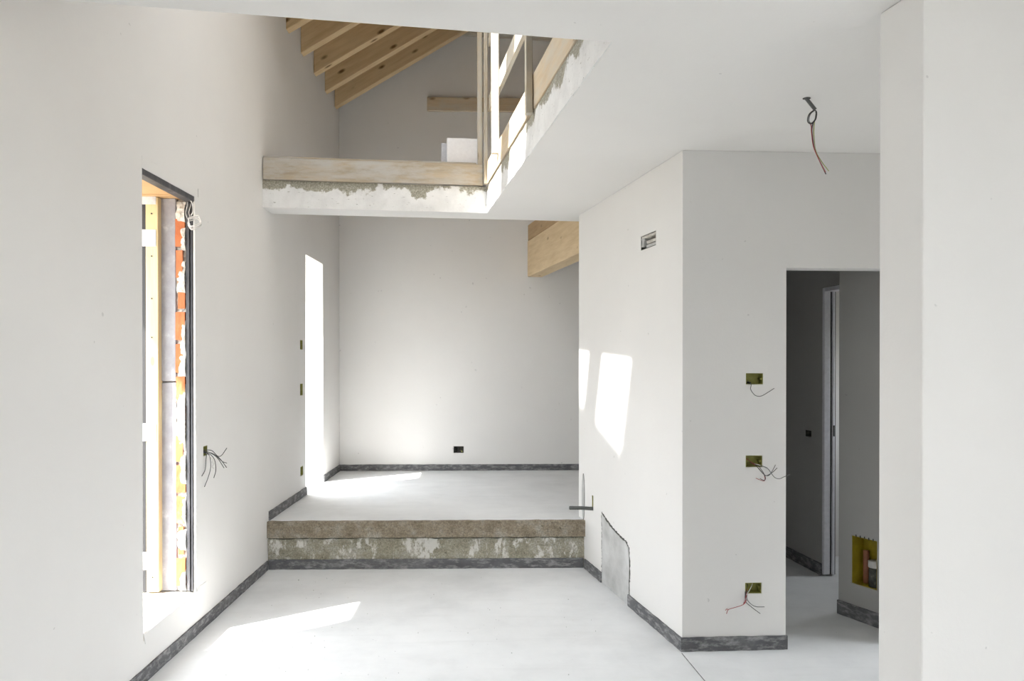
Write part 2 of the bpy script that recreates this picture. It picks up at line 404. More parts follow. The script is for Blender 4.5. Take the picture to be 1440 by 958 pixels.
# left wall: window near, door to the raised room, one more window behind the camera
WIN = (3.722, 4.372, 0.25, 2.510)
DOOR = (6.905, 7.60, ZS - 0.03, 2.535)
wl_holes = [(WIN[0], WIN[1] + 0.05, WIN[2] - 0.05, WIN[3] + 0.05), (DOOR[0], DOOR[1], DOOR[2], DOOR[3]), (-2.7, -1.9, 0.25, 2.45),
            (4.489, 4.555, 1.007, 1.065), (6.710, 6.806, 1.671, 1.756), (6.707, 6.805, 1.265, 1.369), (6.713, 6.812, 0.553, 0.636)]
wall_left = panel('wall_left', (XL, 0, 0), Vector((0, 1, 0)), Vector((-1, 0, 0)), YF, YB + 0.3, 0.0, ROOF0, 0.45, wl_holes)
# back wall
bb = (-0.451, -0.341, 0.556, 0.628)
wall_back = panel('wall_back', (0, YB, 0), Vector((1, 0, 0)), Vector((0, 1, 0)), XL, XR, 0.0, 7.0, 0.3, [bb])
# right wall of the hall (side of the block) and block front with the doorway
T = 0.12
mit = T * math.tan((TH - THF) / 2 + math.radians(0))
RH = [(0.365, 0.595, 2.246, 2.330), (1.506, 1.536, 0.470, 0.580)]
wall_right = panel('wall_right', B, W(TH), U(TH), 0.0, 1.854, 0.0, ZC, T, RH, tapers=(T, 0))
BH = [(0.348, 0.443, 1.439, 1.500), (0.348, 0.440, 0.991, 1.054), (0.346, 0.437, 0.304, 0.363), (0.571, 1.28, 0.0, 2.072)]
wall_partition = panel('wall_partition', B, U(THF), W(THF), 0.0, 2.585, 0.0, ZC, T, BH, tapers=(T, 0))
# passage behind the doorway
PL = Vector((2.39, 5.515, 0)); dl = Vector((0.054, -0.511, 0)).normalized(); nl = Vector((-dl.y, dl.x, 0))   # nl points to +x
LB = (-0.212, -0.124, 0.995, 1.044)
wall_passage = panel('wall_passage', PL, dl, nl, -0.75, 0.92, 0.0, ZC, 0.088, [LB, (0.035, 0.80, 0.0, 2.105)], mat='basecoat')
PR = Vector((2.135, 4.655, 0)); dr = Vector((0.103, -0.228, 0)).normalized(); nr = Vector((-dr.y, dr.x, 0))
RB = (0.098, 0.275, 0.215, 0.505)
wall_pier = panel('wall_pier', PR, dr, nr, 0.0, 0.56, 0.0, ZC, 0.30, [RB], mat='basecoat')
wall_side_room = panel('wall_side_room', (2.43, 6.02, 0), Vector((1, 0, 0)), Vector((0, 1, 0)), 0.0, 1.17, 0.0, ZC, 0.1)
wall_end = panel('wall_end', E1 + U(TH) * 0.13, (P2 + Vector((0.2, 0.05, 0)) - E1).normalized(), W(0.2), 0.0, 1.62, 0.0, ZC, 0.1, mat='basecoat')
# wall beside the camera on the right: its end faces the hall
PA = Vector((1.259, 2.457, 0)); PB = PA - W(TH) * 0.192
wall_near = panel('wall_near', PB, U(TH), W(TH), 0.0, 2.38, 0.0, ZC, 0.192, bw=0.006)
# walls that close the house outside the picture
wall_front = panel('wall_front', (0, YF, 0), Vector((1, 0, 0)), Vector((0, -1, 0)), XL, XR, 0.0, 7.0, 0.3, [])
wall_outer = panel('wall_outer', (XR, 0, 0), Vector((0, 1, 0)), Vector((1, 0, 0)), YF - 0.3, YB + 0.3, 0.0, 5.75, 0.3,
                   [(-2.4, -0.2, 0.0, 2.30), (3.45, 4.02, 0.0, 2.05), (5.05, 5.65, 1.0, 1.8)])

# ceiling slab with its void
def on_left(p, a):                                   # where the line p + k*U(a) meets the left wall
    k = (XL - p.x) / math.cos(a); return p + U(a) * k
VL, FL_, SL = on_left(V, THS), on_left(F, THV), on_left(S, THS)
SR = S + U(THS) * ((XR - S.x) / math.cos(THS))
cpts = [(XL, YF), (XR, YF), (XR, SR.y), (SL.x, SL.y), (VL.x, VL.y), (V.x, V.y), (F.x, F.y), (FL_.x, FL_.y)]
ceiling = prism('ceiling', cpts, ZC, ZT, 'ceiling'); tag(ceiling, kind='structure')
fu = prism('floor_upper', [(p[0], p[1]) for p in cpts], ZT + 0.0005, ZT + 0.004, 'raw_concrete'); tag(fu, kind='structure')
nb = -W(THS); nrt = -U(THV)
rough_slab('slab_edge', VL, (V - VL).normalized(), nb, (V - VL).length - 0.004, ZC + 0.001, ZT, 0.006, 'slab_edge', ceiling, amp=0.003)
rough_slab('slab_edge', V + W(THV) * 0.0, -W(THV), nrt, (F - V).length, ZC + 0.001, ZT, 0.006, 'slab_edge', ceiling, amp=0.003)

# roof: boarding with two roof windows over the void
cs = math.hypot(1, SLOPE); ru = Vector((1, 0, SLOPE)) / cs; rn = Vector((-SLOPE, 0, 1)) / cs
def rx(x): return (x - XL) * cs
SKY = [(3.33, 3.93, rx(-1.47), rx(-0.25)), (4.21, 4.90, rx(-1.47), rx(-0.25))]
ridge = 1.9
ceiling_upper = panel('ceiling_upper', (XL, 0, ROOF0), Vector((0, 1, 0)), rn, YF, YB, -0.5, rx(ridge), 0.12, SKY, mat='roof_board', vdir=ru, bw=0)
panel('ceiling_upper', (ridge, 0, ROOF0 + SLOPE * (ridge - XL)), Vector((0, 1, 0)), Vector((SLOPE, 0, 1)) / cs, YF, YB, 0.0, (XR - ridge + 0.3) * cs, 0.12, [], mat='roof_board', vdir=Vector((1, 0, -SLOPE)) / cs, bw=0)

# portals in the openings
portal('portal_side_glass', (XR + 0.28, -1.3, 1.15), (-1, 0, 0), 2.2, 2.30)
portal('portal_hall_end', (XR + 0.28, 3.735, 1.025), (-1, 0, 0), 0.57, 2.05)
portal('portal_left', (XL - 0.44, -2.3, 1.35), (1, 0, 0), 0.8, 2.2)
portal('portal_window', (XL - 0.44, 4.05, 1.38), (1, 0, 0), 0.65, 2.3)
portal('portal_door', (XL - 0.44, 7.25, 1.45), (1, 0, 0), 0.70, 2.18)
portal('portal_side', (XR + 0.28, 5.35, 1.40), (-1, 0, 0), 0.6, 0.8)
for y0, y1, a, b in SKY:
    c = Vector((XL, 0, ROOF0)) + ru * ((a + b) / 2) + rn * 0.11; c.y = (y0 + y1) / 2
    d = bpy.data.lights.new('portal_roof', 'AREA'); d.shape = 'RECTANGLE'; d.size = b - a; d.size_y = y1 - y0; d.cycles.is_portal = True
    o = bpy.data.objects.new('portal_roof', d); C.objects.link(o)
    o.matrix_world = Matrix(((ru.x, 0, rn.x, c.x), (0, 1, 0, c.y), (ru.z, 0, rn.z, c.z), (0, 0, 0, 1)))

# baseboards: strips of grey membrane
def baseboard(name, p0, p1, out, z=0.0, h=HB, t=0.011):
    p0, p1, out = Vector(p0), Vector(p1), Vector(out); L = (p1 - p0).length; u = (p1 - p0).normalized()
    o = rough_slab(name, p0 + Vector((0, 0, 0)), u, out, L, z + 0.0005, z + h, t, 'base', None, amp=0.0025, cell=0.023, freq=7)
    return tag(o, kind='structure')
xv = Vector((1, 0, 0)); yv = Vector((0, 1, 0))
baseboard('baseboard_left', (XL, 1.5, 0), (XL, YS - 0.03, 0), xv)
baseboard('baseboard_step', (XL + 0.012, YS - 0.016, 0), (XSTEP - 0.016, YS - 0.016, 0), -yv, h=0.074)
baseboard('baseboard_right', B + W(TH) * 0.0, B + W(TH) * 0.785, -U(TH), h=0.072)
baseboard('baseboard_right', B + W(TH) * 1.302, B + W(TH) * 1.690, -U(TH), h=0.072)
baseboard('baseboard_partition', B - U(THF) * 0.010, B + U(THF) * 0.578, -W(THF), h=0.075)
baseboard('baseboard_raised', (XL, YS + 0.015, 0), (XL, 6.915, 0), xv, ZS)
baseboard('baseboard_raised', (XL, 7.61, 0), (XL, YB - 0.005, 0), xv, ZS)
baseboard('baseboard_back', (XL + 0.01, YB, 0), (2.0, YB, 0), -yv, ZS)
baseboard('baseboard_passage', PL - dl * 0.72, PL + dl * 0.030, -nl, h=0.085)
baseboard('baseboard_pier', PR, PR + dr * 0.54, -nr, h=0.085)

# ------------------------------------------------------------------ WINDOW in the left wall: torn open reveal
wx = XL
win = empty('window_1', (wx - 0.2, 4.05, WIN[2]), kind='structure')
YJ = WIN[1]
box('plaster_edge', (wx - 0.011, YJ, WIN[2] - 0.01), (wx, YJ + 0.05, WIN[3]), 'plaster', win)
# rolled steel angle beside and above the opening
st = box('steel_jamb', (wx - 0.055, YJ + 0.006, WIN[2]), (wx - 0.011, YJ + 0.05, WIN[3] + 0.02), 'steel', win, 0.002)
for k, (a, b) in enumerate(((-0.022, -0.014), (-0.038, -0.031))):
    box('flange', (wx + a, YJ - 0.006, WIN[2]), (wx + b, YJ + 0.008, WIN[3]), 'steel', st, 0.001)
box('steel_lintel', (wx - 0.058, WIN[0], WIN[3] - 0.035), (wx - 0.006, YJ + 0.05, WIN[3]), 'steel', win, 0.002)
rough_slab('plaster_lip', (wx - 0.006, WIN[0], 0), yv, xv, YJ - WIN[0] + 0.04, WIN[3] - 0.005, WIN[3] + 0.05, 0.006, 'plaster', win, amp=0.001)
box('soffit_board', (wx - 0.45, WIN[0], WIN[3] - 0.012), (wx - 0.058, YJ - 0.09, WIN[3] + 0.008), 'ply', win)
box('soffit_board', (wx - 0.45, YJ - 0.085, WIN[3] - 0.014), (wx - 0.058, YJ + 0.05, WIN[3] + 0.006), 'ply', win)
# grey insulation board and mortar bed
box('insulation_board', (wx - 0.203, YJ + 0.010, 1.452), (wx - 0.114, YJ + 0.05, WIN[3] - 0.014), 'insul', win, 0.003)
box('insulation_board', (wx - 0.203, YJ + 0.013, WIN[2]), (wx - 0.114, YJ + 0.05, 1.442), 'insul', win, 0.003)
rough_slab('mortar_bed', (wx - 0.114, YJ + 0.05, 0), xv, -yv, 0.060, WIN[2], WIN[3] - 0.03, 0.026, 'mortar', win, amp=0.010, cell=0.010, freq=22)
z = WIN[2] + 0.03; kb = 0
while z < WIN[3] - 0.16:
    h = 0.155 + 0.02 * noise.noise(Vector((kb * 3.1, 0, 0)))
    sh = (0.0, 0.012, 0.004, -0.002)[kb % 4]
    bm = bmesh.new(); add_box(bm, wx - 0.114 + sh, wx - 0.062 - (0.012 if kb % 3 == 1 else 0.0), YJ + 0.004 + 0.006 * (kb % 2), YJ + 0.045, z, z + h)
    bmesh.ops.subdivide_edges(bm, edges=bm.edges[:], cuts=2, use_grid_fill=True)
    for v in bm.verts: v.co += Vector((0.003 * noise.noise(v.co * 60), 0.003 * noise.noise(v.co * 45 + Vector((3, 0, 0))), 0.004 * noise.noise(v.co * 50 + Vector((0, 9, 0)))))
    from_bm('brick', bm, 'brick', win); z += h + 0.022; kb += 1
smear = [(-0.113, -0.060, 1.04, 1.435), (-0.098, -0.058, 1.475, 1.60), (-0.086, -0.058, 1.60, 1.80), (-0.108, -0.060, 1.955, 2.10), (-0.080, -0.058, 2.10, 2.14),
         (-0.085, -0.058, 2.20, 2.33), (-0.112, -0.060, 2.36, 2.46), (-0.092, -0.058, 0.86, 1.05), (-0.082, -0.058, 0.62, 0.80), (-0.104, -0.058, 0.48, 0.60), (-0.098, -0.060, 0.25, 0.37)]
for k, (a, b, z0, z1) in enumerate(smear):
    bm = bmesh.new(); ny_ = max(5, int((z1 - z0) / 0.008)); nx_ = 8; gv = []
    for j_ in range(ny_ + 1):
        row = []; t_ = j_ / ny_; zz = z0 + (z1 - z0) * t_
        la = a + 0.016 * noise.noise(Vector((zz * 24, k * 3.1, 0))) + 0.008 * noise.noise(Vector((zz * 75, k, 5)))
        for i_ in range(nx_ + 1):
            x_ = wx + la + (b - la) * i_ / nx_; dome = min(1.0, 4 * t_, 4 * (1 - t_)) * min(1.0, 2.5 * i_ / nx_)
            row.append(bm.verts.new((x_, YJ + 0.012 - 0.014 * dome - 0.006 * noise.noise(Vector((x_ * 70, zz * 70, k))) * dome, zz)))
        gv.append(row)
    for j_ in range(ny_):
        for i_ in range(nx_): bm.faces.new((gv[j_][i_], gv[j_][i_+1], gv[j_+1][i_+1], gv[j_+1][i_]))
    ex = bmesh.ops.extrude_face_region(bm, geom=bm.faces[:]); bmesh.ops.translate(bm, verts=[v for v in ex['geom'] if isinstance(v, bmesh.types.BMVert)], vec=(0, 0.012, 0))
    bmesh.ops.recalc_face_normals(bm, faces=bm.faces)
    from_bm('mortar_smear', bm, 'mortar', win)
# timber sub frame post, brackets, and the dark shutter guide outside
post = beam('sub_frame_post', (wx - 0.230, YJ - 0.005, WIN[2] + 0.005), (wx - 0.230, YJ - 0.005, WIN[3] - 0.016), 0.055, 0.070, 'cream_wood', win, up=(1, 0, 0), bw=0.003)
box('shutter_guide', (wx - 0.315, YJ - 0.02, WIN[2]), (wx - 0.270, YJ + 0.05, WIN[3] - 0.014), 'dark', win, 0.002)
for zz, hh in ((2.452, 0.050), (2.215, 0.095), (1.112, 0.100), (0.382, 0.100)):
    br = box('bracket', (wx - 0.290, YJ - 0.036, zz), (wx - 0.205, YJ - 0.033, zz + hh), 'galv', post, 0.001)
for zz in (2.40, 2.16, 1.92, 1.70, 0.34):
    bm = bmesh.new(); bmesh.ops.create_cone(bm, cap_ends=True, segments=8, radius1=0.004, radius2=0.004, depth=0.006)
    from_bm('screw', bm, 'dark', post, Matrix.Translation((wx - 0.230, YJ - 0.034, zz)) @ Matrix.Rotation(math.pi / 2, 4, 'X'))
box('added_sun_blocker', (wx - 0.76, WIN[0] - 0.35, WIN[3] + 0.015), (wx - 0.45, YJ + 0.35, WIN[3] + 0.075), 'patch', win)  # unseen slab added outside to cut the sun coming through the window
# sill: rough bed of mortar sloping into the hall, and its broken plaster lip
bm = bmesh.new(); nx, ny = 22, 30; gv = []
for i in range(nx + 1):
    row = []
    for j in range(ny + 1):
        x = wx - 0.45 + 0.4485 * i / nx; y = WIN[0] - 0.0 + (YJ + 0.05 - WIN[0]) * j / ny
        z = WIN[2] - 0.004 - 0.020 * max(0, (i / nx - 0.55)) + 0.006 * noise.noise(Vector((x * 14, y * 14, 0))) + 0.003 * noise.noise(Vector((x * 60, y * 60, 3)))
        row.append(bm.verts.new((x, y, z)))
    gv.append(row)
for i in range(nx):
    for j in range(ny): bm.faces.new((gv[i][j], gv[i+1][j], gv[i+1][j+1], gv[i][j+1]))
rim = [gv[i][0] for i in range(nx+1)] + [gv[nx][j] for j in range(1, ny+1)] + [gv[i][ny] for i in range(nx-1, -1, -1)] + [gv[0][j] for j in range(ny-1, 0, -1)]
bk = [bm.verts.new((v.co.x, v.co.y, WIN[2] - 0.052)) for v in rim]
for i in range(len(rim)): bm.faces.new((rim[i], rim[(i+1) % len(rim)], bk[(i+1) % len(rim)], bk[i]))
bm.faces.new(bk); bmesh.ops.recalc_face_normals(bm, faces=bm.faces)
from_bm('sill', bm, 'mortar', win)
flat_patch('filler', jag([(3.74, 0.182), (3.95, 0.176), (4.13, 0.185), (4.24, 0.182), (4.60, 0.175), (4.52, 0.262), (4.40, 0.262), (4.378, 0.244), (3.725, 0.236)], 0.03, 0.004), (wx, 0, 0), yv, xv, 0.003, 'plaster', win)
# white cable coil hanging out of the top corner of the opening
cc = empty('cable_coil', (wx - 0.01, YJ - 0.02, 2.35), 'small coil of white cable hanging from the top corner of the tall opening', 'cable')
lead = [(wx - 0.048, YJ - 0.004, 2.478), (wx - 0.030, YJ - 0.02, 2.492), (wx - 0.006, YJ - 0.025, 2.46), (wx + 0.000, YJ - 0.028, 2.415), (wx - 0.012, YJ - 0.03, 2.39)]
coil = []
for k in range(46):
    a = 2 * math.pi * k / 15; r = 0.034 + 0.004 * math.sin(k * 1.7)
    coil.append((wx + 0.012 - r * 1.0 * math.cos(a), YJ - 0.035 + 0.02 * math.sin(a) + 0.003 * math.sin(k), 2.365 + r * 0.9 * math.sin(a) - 0.0006 * k))
tube('lead', lead, 0.0035, 'wire_white', cc)
tube('coil', coil, 0.0035, 'wire_white', cc, sub=3)
for k in range(4):
    x0 = wx - 0.045 + 0.009 * k
    tube('wire', [(x0, YJ + 0.004, 2.485 - 0.01 * k), (x0 + 0.004, YJ - 0.006, 2.45), (x0 - 0.004, YJ - 0.008, 2.41), (x0 + 0.005, YJ - 0.003, 2.375)], 0.0022, ('wire_white', 'wire_grey', 'wire_white', 'wire_dark')[k], cc)

# ------------------------------------------------------------------ DOOR FRAME in the passage
df = empty('door_frame', PL + dl * 0.05 + nl * 0.06, kind='structure'); df.name = 'door_1'; _world['door_1'] = Matrix.Translation(df.location)
def lbox(name, s0, s1, n0, n1, z0, z1, mat, parent, bw=0.0):
    bm = bmesh.new(); vs_ = add_box(bm, s0, s1, n0, n1, z0, z1)
    for v in vs_: v.co = PL + dl * v.co.x + nl * v.co.y + Vector((0, 0, v.co.z))
    bmesh.ops.recalc_face_normals(bm, faces=bm.faces)
    o = from_bm(name, bm, mat, parent)
    return bevel(o, bw, 2) if bw else o
jb = lbox('jamb', 0.032, 0.062, -0.004, 0.048, 0.012, 2.102, 'frame_white', df, 0.008)
lbox('groove', 0.034, 0.050, 0.048, 0.060, 0.012, 2.09, 'dark', df)
jb2 = lbox('jamb', 0.034, 0.066, 0.060, 0.080, 0.012, 2.09, 'frame_white', df, 0.004)
lbox('strike_plate', 0.0655, 0.0675, 0.065, 0.076, 1.02, 1.10, 'dark', jb2)
lbox('gasket', 0.034, 0.058, 0.080, 0.088, 0.012, 2.09, 'dark', df)
lbox('jamb', 0.770, 0.800, 0.000, 0.088, 0.012, 2.102, 'frame_white', df, 0.004)
lbox('head', 0.062, 0.770, 0.000, 0.088, 2.072, 2.102, 'frame_white', df, 0.004)

# ------------------------------------------------------------------ TIMBER
# rafters on the left wall
ry = [8.20, 7.735, 7.26, 6.785, 6.31, 5.83, 5.36, 4.07, 3.16, 2.70]
for k, y in enumerate(ry):
    zb = 4.285; hgt = 0.235; t = math.atan(SLOPE)
    x1 = 1.85
    bm = bmesh.new(); hv = ROOF0 - 0.002 - zb; yy = 0.09 / 2
    o = beam('rafter', (0, 0, 0), (1, 0, 0), 0.09, 0.2, 'pine') if False else None
    L = (x1 - XL) * cs
    # plumb cut at the wall: local X along the slope
    hp = hv / cs
    pts = [(0.0, 0.0), (L, 0.0), (L, hp), (hp * SLOPE, hp)]
    va = [bm.verts.new((p[0], -yy, p[1])) for p in pts]; vb = [bm.verts.new((p[0], yy, p[1])) for p in pts]
    bm.faces.new(va); bm.faces.new(vb[::-1])
    for i in range(4): bm.faces.new((va[i], vb[i], vb[(i+1) % 4], va[(i+1) % 4]))
    bmesh.ops.recalc_face_normals(bm, faces=bm.faces)
    mw = Matrix(((ru.x, 0, -ru.z, XL + 0.002), (0, 1, 0, y), (ru.z, 0, ru.x, zb), (0, 0, 0, 1)))
    o = from_bm('rafter', bm, 'pine', None, mw); bevel(o, 0.004, 1)
    tag(o, ['pine rafter lying closest to the rear wall', 'pine rafter second from the rear wall', 'pine rafter third from the rear wall', 'pine rafter fourth from the rear wall', 'pine rafter fifth from the rear wall'][k] if k < 5 else 'pine rafter ' + ['sixth', 'seventh', 'eighth', 'ninth', 'tenth'][k - 5] + ' from the rear wall, above the ceiling void', 'rafter', 'pine rafters under the sloping roof')
# horizontal plank on the back wall, purlin under the roof
o = beam('wall_plank', (-0.739, YB - 0.020, 4.396), (0.62, YB - 0.020, 4.392), 0.035, 0.148, 'toe_wood'); tag(o, 'short horizontal plank fixed high on the rear wall', 'plank')
o = beam('purlin', (-0.36, YB - 0.055, 5.235), (1.9, YB - 0.055, 5.12), 0.10, 0.16, 'old_wood'); tag(o, 'dark tie beam against the rear wall under the roof', 'beam')
# beams over the raised room
bx0 = Vector((0.359, YB, 0)) + U(TH) * 0.0; far = bx0; dirn = -W(TH)
o = beam('timber_beam', Vector((0.445, YB - 0.02, 2.696)), Vector((0.445, YB - 0.02, 2.696)) + dirn * 2.10, 0.165, 0.392, 'glulam', bw=0.006); tag(o, 'deep glulam timber beam running to the rear wall, below a thinner timber', 'beam')
o = beam('timber_wall_plate', Vector((0.449, YB - 0.02, 2.982)), Vector((0.449, YB - 0.02, 2.982)) + dirn * 2.10, 0.165, 0.175, 'brown_timber', bw=0.006); tag(o, 'thinner darker timber lying on the deep glulam beam', 'beam')

# board on edge along the rear of the void
bu = (V - VL).normalized()
tb = empty('edge_board', VL + Vector((0.02, -0.02, ZT)), 'weathered grey plank on edge across the rear of the ceiling void', 'plank')
beam('board', VL + bu * 0.006 + nb * 0.010 + Vector((0, 0, ZT + 0.082)), V - bu * 0.035 + nb * 0.010 + Vector((0, 0, ZT + 0.086)), 0.028, 0.160, 'old_wood', tb, nx=14, warp=0.003)
beam('batten', VL + bu * 0.006 - nb * 0.030 + Vector((0, 0, ZT + 0.174)), V - bu * 0.085 - nb * 0.030 + Vector((0, 0, ZT + 0.176)), 0.06, 0.014, 'old_wood', tb, nx=10, warp=0.003)

# guard rail along the side of the void
gd = -W(THV)                       # runs towards the camera
def gp(s, out, z): return V + gd * s + nrt * out + Vector((0, 0, z))
gr = empty('guard_rail', gp(1.4, 0, ZT), 'rough timber guard rail with uprights and toe boards along the side of the void', 'railing')
beam('toe_board', gp(0.088, 0.0, ZT + 0.088), gp(1.74, 0.0, ZT + 0.094), 0.030, 0.168, 'toe_wood', gr, nx=10, warp=0.003)
beam('toe_board', gp(1.765, -0.004, ZT + 0.102), gp(3.13, -0.004, ZT + 0.102), 0.030, 0.190, 'toe_wood', gr, nx=10, warp=0.003)
beam('post', gp(0.060, 0.022, ZT + 0.006), gp(0.060, 0.022, 4.10), 0.040, 0.026, 'rail_wood', gr, up=U(THV))
beam('post', V - bu * 0.052 - nb * 0.055 + Vector((0, 0, ZT + 0.02)), V - bu * 0.056 - nb * 0.055 + Vector((0, 0, 4.10)), 0.030, 0.036, 'rail_wood', gr, up=U(THS))
beam('post', gp(0.620, 0.034, 2.985), gp(0.595, 0.034, 4.10), 0.034, 0.050, 'rail_wood', gr, up=U(THV))
beam('post', gp(1.790, 0.034, 2.880), gp(1.765, 0.034, 4.10), 0.040, 0.036, 'rail_wood', gr, up=U(THV))
beam('post', gp(2.80, 0.034, 2.900), gp(2.80, 0.034, 4.10), 0.045, 0.036, 'rail_wood', gr, up=U(THV))
beam('rail', gp(0.10, -0.006, 3.50), gp(3.05, -0.006, 3.50), 0.026, 0.120, 'rail_wood', gr, nx=8, warp=0.003)
beam('rail', gp(0.10, -0.006, 3.99), gp(3.05, -0.006, 3.99), 0.026, 0.120, 'rail_wood', gr, nx=8, warp=0.003)

# foam blocks standing on the slab
fq = V - bu * 0.17 + W(THS) * 0.11
o = beam('foam_block', fq - bu * 0.135 + Vector((0, 0, ZT + 0.196)), fq + bu * 0.165 + Vector((0, 0, ZT + 0.196)), 0.06, 0.390, 'foam', bw=0.004); tag(o, 'white foam block standing on the slab edge behind the guard rail', 'foam block', 'foam offcuts on the slab')
o = beam('foam_block', fq - bu * 0.175 + W(THS) * 0.050 + Vector((0, 0, ZT + 0.184)), fq + bu * 0.10 + W(THS) * 0.050 + Vector((0, 0, ZT + 0.184)), 0.035, 0.366, 'foam_grey', bw=0.004); tag(o, 'greyish foam sheet peeking out behind the white foam block', 'foam block', 'foam offcuts on the slab')

# ------------------------------------------------------------------ ELECTRICAL BOXES
def jbox(label, org, u, n, s0, s1, z0, z1, depth=0.05, mat='box', name='junction_box', lugs=True, tilt=0):
    """Open box sunk into the wall: face plane org + s*u + z, n points into the wall."""
    org = Vector(org); c = org + u * ((s0 + s1) / 2) + Vector((0, 0, z0)) + n * 0.0
    e = empty(name, c, label, 'electrical box', 'sunken electrical boxes')
    t = 0.0025; bm = bmesh.new()
    def bx(a0, a1, b0, b1, c0, c1):
        for v in add_box(bm, a0, a1, b0, b1, c0, c1): v.co = org + u * v.co.x + n * v.co.y + Vector((0, 0, v.co.z))
    m0 = 0.001
    bx(s0 + m0, s0 + m0 + t, 0.003, depth, z0 + m0, z1 - m0); bx(s1 - m0 - t, s1 - m0, 0.003, depth, z0 + m0, z1 - m0)
    bx(s0 + m0 + t, s1 - m0 - t, 0.003, depth, z0 + m0, z0 + m0 + t); bx(s0 + m0 + t, s1 - m0 - t, 0.003, depth, z1 - m0 - t, z1 - m0)
    bx(s0 + m0, s1 - m0, depth, depth + t, z0 + m0, z1 - m0)
    bmesh.ops.recalc_face_normals(bm, faces=bm.faces)
    from_bm('shell', bm, mat, e)
    if lugs:
        zm = (z0 + z1) / 2
        for a in (s0 + 0.008, s1 - 0.008):
            bm = bmesh.new(); bmesh.ops.create_cone(bm, cap_ends=True, segments=10, radius1=0.005, radius2=0.005, depth=depth * 0.8)
            ax = n.to_track_quat('Z', 'Y').to_matrix().to_4x4()
            from_bm('screw_lug', bm, mat, e, Matrix.Translation(org + u * a + n * (depth * 0.5 + 0.004) + Vector((0, 0, zm))) @ ax)
    return e
def wires(e, c, u, out, lst, r=0.0018):
    for mat, pts in lst:
        tube('wire', [Vector(c) + u * (a / 1000) + Vector((0, 0, b / 1000)) + out * (d / 1000) for a, b, d in pts], r, mat, e)

# three boxes on the block front
uF, oF = U(THF), -W(THF)
e = jbox('olive wall box with one single wire, topmost of three by the doorway', B, uF, -oF, *BH[0])
c = B + uF * 0.3955 + Vector((0, 0, 1.4695))
wires(e, c, uF, oF, [('wire_grey', [(-24, -8, -40), (-21, -24, -8), (-24, -34, 14), (-28, -57, 18), (-5, -88, 22), (26, -92, 26), (62, -72, 30), (96, -50, 32)])])
tube('conduit', [c + uF * -0.022 + oF * -0.045 + Vector((0, 0, -0.02)), c + uF * -0.021 + oF * -0.008 + Vector((0, 0, -0.024))], 0.006, 'wire_dark', e, sub=1)
e = jbox('olive wall box with a spray of loose wires, middle of three by the doorway', B, uF, -oF, *BH[1])
c = B + uF * 0.394 + Vector((0, 0, 1.0225))
wires(e, c, uF, oF, [
    ('wire_red', [(-39, 20, -42), (-18, 0, -20), (2, -18, 4), (30, -48, 14), (50, -76, 18), (50, -103, 18), (26, -98, 22), (0, -88, 24)]),
    ('wire_dark', [(-36, 18, -42), (-14, -4, -20), (4, -20, 5), (32, -52, 18), (53, -82, 22), (48, -100, 22), (22, -90, 25)]),
    ('wire_grey', [(-10, -12, -42), (3, -18, 4), (28, -50, 20), (50, -72, 24), (73, -72, 26), (92, -42, 30), (104, -15, 34)]),
    ('wire_grey', [(-5, -12, -42), (15, -18, 5), (36, -50, 25), (53, -74, 28), (88, -56, 32), (113, -31, 35)]),
    ('wire_grey', [(0, -14, -42), (19, -18, 5), (45, -26, 22), (65, -37, 30), (96, -80, 36), (123, -90, 38), (152, -78, 40), (181, -67, 42)]),
    ('wire_white', [(-2, -14, -42), (14, -16, 6), (40, -24, 16), (62, -38, 22)])])
e = jbox('olive wall box with twisted red and grey wires, lowest of three by the doorway', B, uF, -oF, *BH[2])
c = B + uF * 0.3915 + Vector((0, 0, 0.3335))
wires(e, c, uF, oF, [
    ('wire_white', [(4, 24, -40), (-3, 18, -10), (-22, -8, 2), (-40, -30, 10), (-51, -56, 14), (-58, -78, 16)]),
    ('wire_red', [(-30, -10, -20), (-42, -32, 10), (-51, -56, 14), (-61, -80, 16), (-54, -68, 20), (-46, -54, 20), (-56, -74, 22), (-75, -85, 22), (-112, -94, 26), (-149, -104, 30), (-160, -125, 32)]),
    ('wire_red', [(-149, -104, 30), (-158, -100, 30), (-165, -108, 30)]),
    ('wire_grey', [(-28, -8, -30), (-38, -27, 6), (-40, -56, 14), (-16, -83, 20), (10, -93, 24), (50, -93, 28)]),
    ('wire_dark', [(-34, -6, -30), (-48, -24, 6), (-48, -67, 14), (-24, -90, 20), (0, -109, 24), (27, -129, 28)]),
    ('wire_dark', [(-30, 26, -44), (-22, 10, -30), (-30, -10, -20), (-44, -28, 4), (-49, -60, 12)])])
